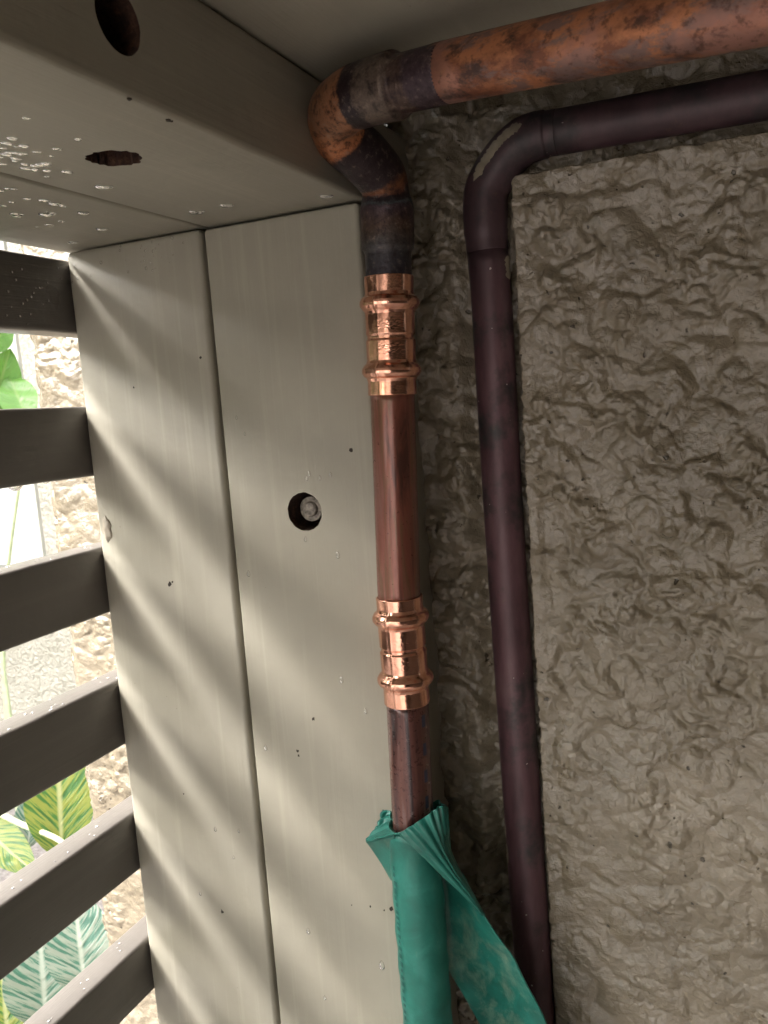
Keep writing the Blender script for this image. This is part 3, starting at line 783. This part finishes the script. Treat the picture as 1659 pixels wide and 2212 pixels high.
# faint print running down the left of the sleeve
rnd = random.Random(12)
v = 1850
while v < 2200:
    h = rnd.uniform(5, 11)
    if rnd.random() < 0.4: patch_on_riser("print_mark", v, v + h, -0.62 - rnd.uniform(0, .08), -0.50 + rnd.uniform(-.05, .05), M_ink, sleeve, 0.01445); v += h + rnd.uniform(4, 9)

# ------------------------------------------------------------------ water drops, chips and caulk
def dome(c, n, up, w, h, rel, V, F, k=10):
    """flattened drop on a surface: n = surface normal, up = long axis"""
    n = Vector(n).normalized(); up = Vector(up).normalized(); sd = n.cross(up)
    b0 = len(V); rings = 5
    for i in range(rings):
        a = i / (rings - 1) * math.pi / 2
        for j in range(k):
            t = 2 * math.pi * j / k
            fat = 1.0 - 0.28 * math.sin(t)
            V.append(Vector(c) + (sd * math.cos(t) * w * fat + up * math.sin(t) * h) * math.cos(a) + n * (rel * math.sin(a) - rel * 0.12))
    for i in range(rings - 1):
        for j in range(k): F.append((b0 + i * k + j, b0 + i * k + (j + 1) % k, b0 + (i + 1) * k + (j + 1) % k, b0 + (i + 1) * k + j))
    F.append(tuple(b0 + j for j in range(k))[::-1])
rw = random.Random(9)
V = []; F = []
for (u, v, r) in ((511, 902, .7), (529, 937, .7), (668, 1023, 1), (663, 1033, .9), (691, 1032, .9), (714, 1025, .9), (537, 1239, 1.2), (730, 1199, 1.3), (574, 1615, 1.2), (738, 1469, 1.2), (790, 1536, 1.1), (666, 2011, 1.4), (825, 2085, 1.9), (465, 1791, 1.1), (516, 1795, .9), (702, 2155, 1), (505, 1852, .8), (433, 1930, 1.0), (660, 1165, 1.0)):
    dome(atY(u, v, FY), (0, -1, 0), (0, 0, 1), 0.0009 * r, 0.0016 * r, 0.0007 * r, V, F)
for (u, v, r) in ((225, 403, 2.2), (100, 463, 2.0), (180, 460, 1.5), (118, 440, 1.6), (220, 495, 1.7), (425, 457, 2.2), (490, 443, 2.0), (705, 423, 2.0), (157, 523, 1.6)):
    dome(atZ(u, v, ZB), (0, 0, -1), (0.7, 0.7, 0), 0.0014 * r, 0.0019 * r, 0.0006 * r, V, F, 18)
for i in range(34):
    u = abs(rw.gauss(0, 85)); v = 335 + rw.gauss(0, 38) + u * 0.18
    if v < 250: continue
    r = rw.uniform(0.7, 2.1); dome(atZ(u, v, ZB), (0, 0, -1), (rw.uniform(-1, 1), 1, 0), 0.0011 * r, 0.0016 * r, 0.00028 * r, V, F, 10)
for i in range(16):
    u = rw.uniform(0, 150); v = 400 + u * 0.3 + rw.uniform(0, 70)
    r = rw.uniform(0.6, 1.6); dome(atZ(u, v, ZB + 0.0004), (0, 0, -1), (rw.uniform(-1, 1), 1, 0), 0.0011 * r, 0.0018 * r, 0.0003 * r, V, F, 8)
for i in range(26):                                   # bubbles in the paint near the slat corner
    u = rw.gauss(330, 26); v = 545 + rw.gauss(0, 20); r = rw.uniform(0.3, 0.9)
    dome(atY(u, v, FY), (0, -1, 0), (0, 0, 1), 0.001 * r, 0.0012 * r, 0.0006 * r, V, F, 8)
for (x, y) in ((165, 1128), (365, 1235), (300, 1273), (272, 1275), (318, 1270), (257, 1312), (240, 1342), (205, 1370), (172, 1393), (85, 1418), (48, 1485), (232, 1475), (430, 1328), (373, 1372), (210, 1553), (470, 1205), (445, 1120), (120, 1210), (60, 1300), (330, 1400), (150, 1490), (90, 1150)):
    p = atX(x * .28, y * .28 + 265.4, XL - 0.0004); r = rw.uniform(0.7, 1.15)
    dome(p, (1, 0, 0), (0, 0, 1), 0.00075 * r, 0.00075 * r, 0.0008 * r, V, F)
for (x, y) in ((598, 1200), (578, 1103), (700, 1182), (780, 1077), (930, 950), (925, 985), (990, 1150), (560, 1230)):
    p = atY(x * .28, y * .28 + 265.4, FY); r = rw.uniform(0.7, 1.2)
    dome(p, (0, -1, 0), (0, 0, 1), 0.0007 * r, 0.0009 * r, 0.0008 * r, V, F)
for (u, i, r) in ((35, 1, 1.5), (100, 1, .8), (12, 2, 1.0), (112, 2, 1.0), (190, 2, 1.1), (105, 3, 1.2), (12, 3, 1.2), (65, 4, 1.1), (14, 4, 1.1), (200, 3, .7)):
    zb = SL[i][1]
    for v in range(700, 2300, 4):                    # where the lower edge of that slat is seen
        p = atX(u, v, XL - 0.006)
        if p.z <= zb: break
    dome((XL - 0.006, p.y, zb + 0.0009), (0, 0, -1), (0, 1, 0), 0.0022 * r, 0.0032 * r, 0.0024 * r, V, F, 14)
for i in range(90):                                   # beads lying on the tops of the slats
    k = rw.choice((2, 3, 4, 5)); r = rw.uniform(0.3, 0.9)
    dome((XL - rw.uniform(0.003, 0.018), rw.uniform(0.22, 0.40), SL[k][0] + 0.0004), (0, 0, 1), (0, 1, 0), 0.001 * r, 0.0013 * r, 0.0005 * r, V, F, 8)
o = mesh_obj("water_droplets", V, F, M_water); tag(o, "clear water droplets beaded on the timber and slats", "droplets", None, "stuff")
def chip(u, v, r, on, parent, seed):
    q = random.Random(seed)
    c = atY(u, v, FY) if on == 'post' else atZ(u, v, ZB)
    n = Vector((0, -1, 0)) if on == 'post' else Vector((0, 0, -1)); a = Vector((1, 0, 0)); b = Vector((0, 0, 1)) if on == 'post' else Vector((0, 1, 0))
    ring = [c + n * 0.0003 + (a * math.cos(t) * 0.75 + b * math.sin(t)) * r * q.uniform(0.5, 1.2) for t in [2 * math.pi * i / 11 for i in range(11)]]
    prism("paint_chip", ring, [p - n * 0.0006 for p in ring], M_chip, parent)
for k, (u, v, r) in enumerate(((758, 972, .0014), (677, 1553, .0012), (643, 1622, .0010), (645, 1632, .0008), (846, 1962, .0018), (800, 1958, .0006), (830, 1966, .0006), (760, 1955, .0005))): chip(u, v, r, 'post', postA, k)
for k, (u, v, r) in enumerate(((367, 1262, .0016), (373, 1257, .0008), (480, 1969, .0013), (433, 773, .0009), (289, 837, .0006), (397, 1715, .0005))): chip(u, v, r, 'post', postB, 20 + k)
for k, (u, v, r) in enumerate(((279, 214, .0009), (364, 259, .0014), (371, 261, .0008))): chip(u, v, r, 'beam', beamA, 40 + k)
bm = bmesh.new(); bmesh.ops.create_icosphere(bm, subdivisions=3, radius=0.0045)
cb_ = atY(235, 1150, FY)
for v in bm.verts:
    q = v.co * 420; f = 1 + 0.5 * pn1(q.x + 3, q.y + q.z * 1.7, 77)
    v.co = Vector((v.co.x * 0.75, v.co.y * 0.5, v.co.z * 1.8)) * f + cb_ + Vector((-0.001, 0.0005, 0.002))
o = bm_obj("caulk_blob", bm, M_drip, postB, True)

# ------------------------------------------------------------------ outside: neighbouring house
def cream_mat():
    m, nt, b = nodes("cream_render"); v = coord(nt)
    f = noise(nt, v, 9.0, 5, 0.6); g = noise(nt, v, 55.0, 4, 0.6, 0.6)
    nt.links.new(ramp(nt, f, [(0.3, (0.42, 0.39, 0.31)), (0.7, (0.54, 0.51, 0.42))]), b.inputs["Base Color"])
    b.inputs["Roughness"].default_value = 0.7; bump(nt, b, g, 0.03)
    return m
M_cream = cream_mat()
M_frame = plain("pale_blue_paint", (0.13, 0.33, 0.39), 0.35, 0, 0.06, 20.0)
M_pane = plain("white_blind", (0.60, 0.60, 0.55), 0.15, 0, 0.04, 8.0)
HY = 2.40
house = empty("neighbour_house", (-2.2, HY, GZ))
tag(house, "cream rendered house with a pale blue window frame, seen through the slats", "house")
jr = atY(90, 1120, HY).x; zt_, zb_ = 0.75, atY(80, 1245, HY).z
def part(name, x0, x1, y0, y1, z0, z1, mat, parent, bev=0.002):
    o = bm_obj(name, box_bm(x0, x1, y0, y1, z0, z1, bev, 2), mat)
    under(o, parent); return o
X0w, X1w = jr - 1.3, jr
part("wall", X1w + 0.001, 3.0, HY, HY + 0.2, GZ - 0.1, 3.2, M_cream, house)
part("wall", -9.0, X0w - 0.001, HY, HY + 0.2, GZ - 0.1, 3.2, M_cream, house)
part("wall", X0w, X1w, HY, HY + 0.2, GZ - 0.1, zb_ - 0.001, M_cream, house)
part("wall", X0w, X1w, HY, HY + 0.2, zt_ + 0.001, 3.2, M_cream, house)
part("roof", -9.3, 3.2, HY - 0.08, HY + 4, 3.205, 3.35, M_dark, house)
win = part("window", X0w + 0.05, X1w - 0.05, HY + 0.03, HY + 0.05, zb_ + 0.05, zt_ - 0.05, M_pane, house); win.name = "window"
for nm, a in (("frame", (X1w - 0.075, X1w, HY - 0.015, HY + 0.09, zb_, zt_)), ("frame", (X0w, X0w + 0.052, HY - 0.015, HY + 0.09, zb_, zt_)),
              ("frame", (X0w + 0.053, X1w - 0.053, HY - 0.012, HY + 0.09, zt_ - 0.052, zt_)), ("frame", (X0w + 0.053, X1w - 0.053, HY - 0.012, HY + 0.09, zb_, zb_ + 0.052)),
              ("glazing_bar", (X0w + 0.053, X1w - 0.053, HY + 0.005, HY + 0.028, 0.17, 0.195)), ("glazing_bar", (X0w + 0.053, X1w - 0.053, HY + 0.005, HY + 0.028, 0.10, 0.125))):
    o = bm_obj(nm, box_bm(*a, 0.002, 2), M_frame); o.parent = win; o.matrix_parent_inverse = Matrix.Translation(-Vector(house.location))

# ------------------------------------------------------------------ outside: variegated ginger
def leaf_mat(name, light, dark, rib):
    m, nt, b = nodes(name)
    uv = nt.nodes.new("ShaderNodeUVMap"); sp = nt.nodes.new("ShaderNodeSeparateXYZ"); nt.links.new(uv.outputs[0], sp.inputs[0])
    av = math_n(nt, 'ABSOLUTE', sp.outputs[1])
    st = math_n(nt, 'SUBTRACT', sp.outputs[0], math_n(nt, 'MULTIPLY', av, 0.30))
    cb = nt.nodes.new("ShaderNodeCombineXYZ"); nt.links.new(math_n(nt, 'MULTIPLY', st, 26.0), cb.inputs[0])
    nt.links.new(math_n(nt, 'MULTIPLY', sp.outputs[1], 1.1), cb.inputs[1])
    f = noise(nt, cb.outputs[0], 1.0, 3, 0.6)
    c = ramp(nt, f, [(0.36, dark), (0.46, tuple(x * 1.5 for x in dark)), (0.52, light), (0.66, tuple(x * 0.9 for x in light)), (0.72, dark)])
    c = mix(nt, ramp(nt, av, [(0.03, 1.0), (0.10, 0.0)]), c, rib)
    nt.links.new(c, b.inputs["Base Color"]); b.inputs["Roughness"].default_value = 0.32
    tr = nt.nodes.new("ShaderNodeBsdfTranslucent"); nt.links.new(c, tr.inputs[0])
    ms = nt.nodes.new("ShaderNodeMixShader"); ms.inputs[0].default_value = 0.40
    out = nt.nodes["Material Output"]
    nt.links.new(b.outputs[0], ms.inputs[1]); nt.links.new(tr.outputs[0], ms.inputs[2]); nt.links.new(ms.outputs[0], out.inputs[0])
    bump(nt, b, f, 0.002)
    return m
M_leaf_y = leaf_mat("yellow_striped_leaf", (0.22, 0.25, 0.05), (0.035, 0.10, 0.022), (0.34, 0.36, 0.16))
M_leaf_m = leaf_mat("white_striped_leaf", (0.26, 0.30, 0.24), (0.045, 0.115, 0.08), (0.36, 0.40, 0.33))
M_leaf_g = leaf_mat("fresh_green_leaf", (0.085, 0.19, 0.025), (0.06, 0.15, 0.02), (0.13, 0.22, 0.05))
M_stem = plain("pale_stem", (0.42, 0.48, 0.28), 0.4, 0, 0.15, 40.0)
def leaf(base, tip, width, mat, parent, face=None, droop=0.02, fold=0.12, thick=0.0007):
    base = Vector(base); tip = Vector(tip); ax = tip - base; L = ax.length; ax.normalize()
    view = face or (-(base + tip) / 2).normalized()
    side = ax.cross(view).normalized(); nrm = side.cross(ax).normalized()
    V = []; F = []; UV = []; n, m = 22, 9
    for i in range(n + 1):
        t = i / n
        w = width * 0.5 * max(0.02, math.sin(math.pi * min(1, t * 0.985 + 0.012) ** 0.85) ** 0.75)
        c = base + ax * (L * t) - nrm * (droop * (t * t)) 
        for j in range(m):
            q = j / (m - 1) * 2 - 1
            V.append(c + side * (q * w) + nrm * (fold * w * abs(q) + 0.002 * math.sin(t * 17 + q * 3))); UV.append((t, q))
    for i in range(n):
        for j in range(m - 1): F.append((i * m + j, i * m + j + 1, (i + 1) * m + j + 1, (i + 1) * m + j))
    o = mesh_obj("leaf", V, F, mat, None, True, UV)
    under(o, parent); return o
def stem(pts, r, parent):
    p, _ = catmull(pts, 8); o = tube("stem", p, [r * (1 - 0.4 * i / len(p)) for i in range(len(p))], M_stem, None, 10); under(o, parent)
def pl(root_xy, name, label):
    r = empty(name, (root_xy[0], root_xy[1], GZ)); tag(r, label, "plant", "plants outside the slats"); return r
g1 = pl((-1.0, 0.86), "ginger_plant", "variegated ginger plant with yellow striped leaves, just outside the stucco corner")
b_ = atY(134, 1850, 0.80); t_ = atY(122, 1560, 0.84); leaf(b_, t_, 0.095, M_leaf_y, g1, None, 0.03)
stem([(-1.0, 0.86, GZ - 0.02), (-0.96, 0.83, -0.9), b_ + Vector((0.01, 0, -0.1)), b_ + Vector((0, 0, 0.01))], 0.006, g1)
b2_ = atY(20, 1768, 0.80); t2_ = atY(140, 1824, 0.78); stem([b2_ + Vector((-0.15, 0, 0.05)), b2_, t2_, t2_ + Vector((0.03, 0, -0.06))], 0.005, g1)
leaf(atY(-60, 1770, 0.82), atY(72, 1880, 0.80), 0.06, M_leaf_y, g1, Vector((0.5, -0.5, 0.7)), 0.01)
leaf(atY(60, 1830, 0.86), atY(74, 1700, 0.9), 0.05, M_leaf_m, g1, None, 0.0)
g2 = pl((-0.95, 0.70), "ginger_plant", "variegated ginger plant with pale mint striped leaves, low beside the slats")
for (bu, bv, tu, tv, w, Y, mt) in ((184, 2140, 160, 1930, 0.088, 0.74, M_leaf_m), (100, 2215, 84, 1990, 0.100, 0.72, M_leaf_m), (22, 2290, 2, 2090, 0.075, 0.68, M_leaf_y), (150, 2260, 138, 2060, 0.085, 0.76, M_leaf_m), (230, 2210, 228, 2040, 0.06, 0.80, M_leaf_m), (60, 2340, 66, 2130, 0.09, 0.75, M_leaf_y), (-40, 2200, -60, 2000, 0.09, 0.74, M_leaf_m)):
    bb = atY(bu, bv, Y); leaf(bb, atY(tu, tv, Y + 0.03), w, mt, g2, None, 0.03)
    stem([(-0.95, 0.70, GZ - 0.02), bb + Vector((0, 0, -0.25)), bb + Vector((0, 0, 0.01))], 0.005, g2)
g3 = pl((-1.75, 1.45), "ginger_plant", "bright green broad leaved plant in front of the pale blue window")
for (bu, bv, tu, tv, w, f_) in ((-30, 930, 22, 755, 0.11, None), (60, 905, 14, 800, 0.085, None), (-60, 800, 40, 875, 0.06, Vector((0.6, -0.6, 0.5))), (-20, 760, 20, 690, 0.06, None), (-90, 860, -40, 700, 0.11, None)):
    bb = atY(bu, bv, 1.42); leaf(bb, atY(tu, tv, 1.45), w, M_leaf_g, g3, f_, 0.02)
    stem([(-1.75, 1.45, GZ - 0.02), (-1.72, 1.44, -0.6), bb + Vector((0, 0, 0.005))], 0.006, g3)

# ------------------------------------------------------------------ outside, left of the frame: unseen hedge and trees added to block parts of the sky
def leaf_cloud(name, pts, size, mat, rr):
    V = []; F = []
    for p in pts:
        a = Vector((rr.gauss(0, 1), rr.gauss(0, 1), rr.gauss(0, 1))).normalized(); b = a.orthogonal().normalized(); c = a.cross(b)
        s_ = size * rr.uniform(0.6, 1.3); k = len(V)
        V += [p - b * s_, p + c * s_ * 0.35, p + b * s_, p - c * s_ * 0.35]; F.append((k, k + 1, k + 2, k + 3))
    return mesh_obj(name, V, F, mat, None, False)
M_fol = plain("foliage", (0.07, 0.11, 0.035), 0.6, 0, 0.5, 3.0)
M_bark = plain("bark", (0.10, 0.08, 0.06), 0.8, 0, 0.3, 12.0, 0.01)
rr = random.Random(5)
pts = [Vector((rr.uniform(-4.5, -3.5), rr.uniform(-5.5, 1.6), GZ + (2.95 + 0.12 * math.sin(i * .37)) * rr.random() ** 0.6)) for i in range(7000)]
h = leaf_cloud("hedge", pts, 0.15, M_fol, rr); tag(h, "dense green hedge, unseen, added outside the slat screen to block low light", "hedge", None, "stuff")
for k, (tx, ty) in enumerate(((-6.6, -7.0), (-6.8, -3.4), (-6.5, 0.2))):
    t = empty("tree", (tx, ty, GZ)); tag(t, ("unseen tree added beyond the hedge to block sky, furthest behind the viewer", "unseen tree added beyond the hedge to block sky, between its two neighbours", "unseen tree added beyond the hedge to block sky, closest to the cream house")[k], "tree", "unseen trees added beyond the hedge")
    pth = [Vector((tx, ty, GZ - 0.05)), Vector((tx + 0.1, ty, 1.5)), Vector((tx, ty + 0.1, 4.0)), Vector((tx, ty, 6.6))]
    p, _ = catmull(pth, 6); o = tube("trunk", p, [0.16 - 0.10 * i / len(p) for i in range(len(p))], M_bark, None, 12); under(o, t)
    q = []
    while len(q) < 2200:
        v = Vector((rr.uniform(-1, 1), rr.uniform(-1, 1), rr.uniform(-1, 1)))
        if v.length < 1: q.append(Vector((tx + v.x * 0.9, ty + v.y * 2.0, 6.25 + v.z * (1.15 + 0.1 * math.sin(v.y * 9 + k)))))
    o = leaf_cloud("sky_block_crown", q, 0.22, M_fol, rr); under(o, t)
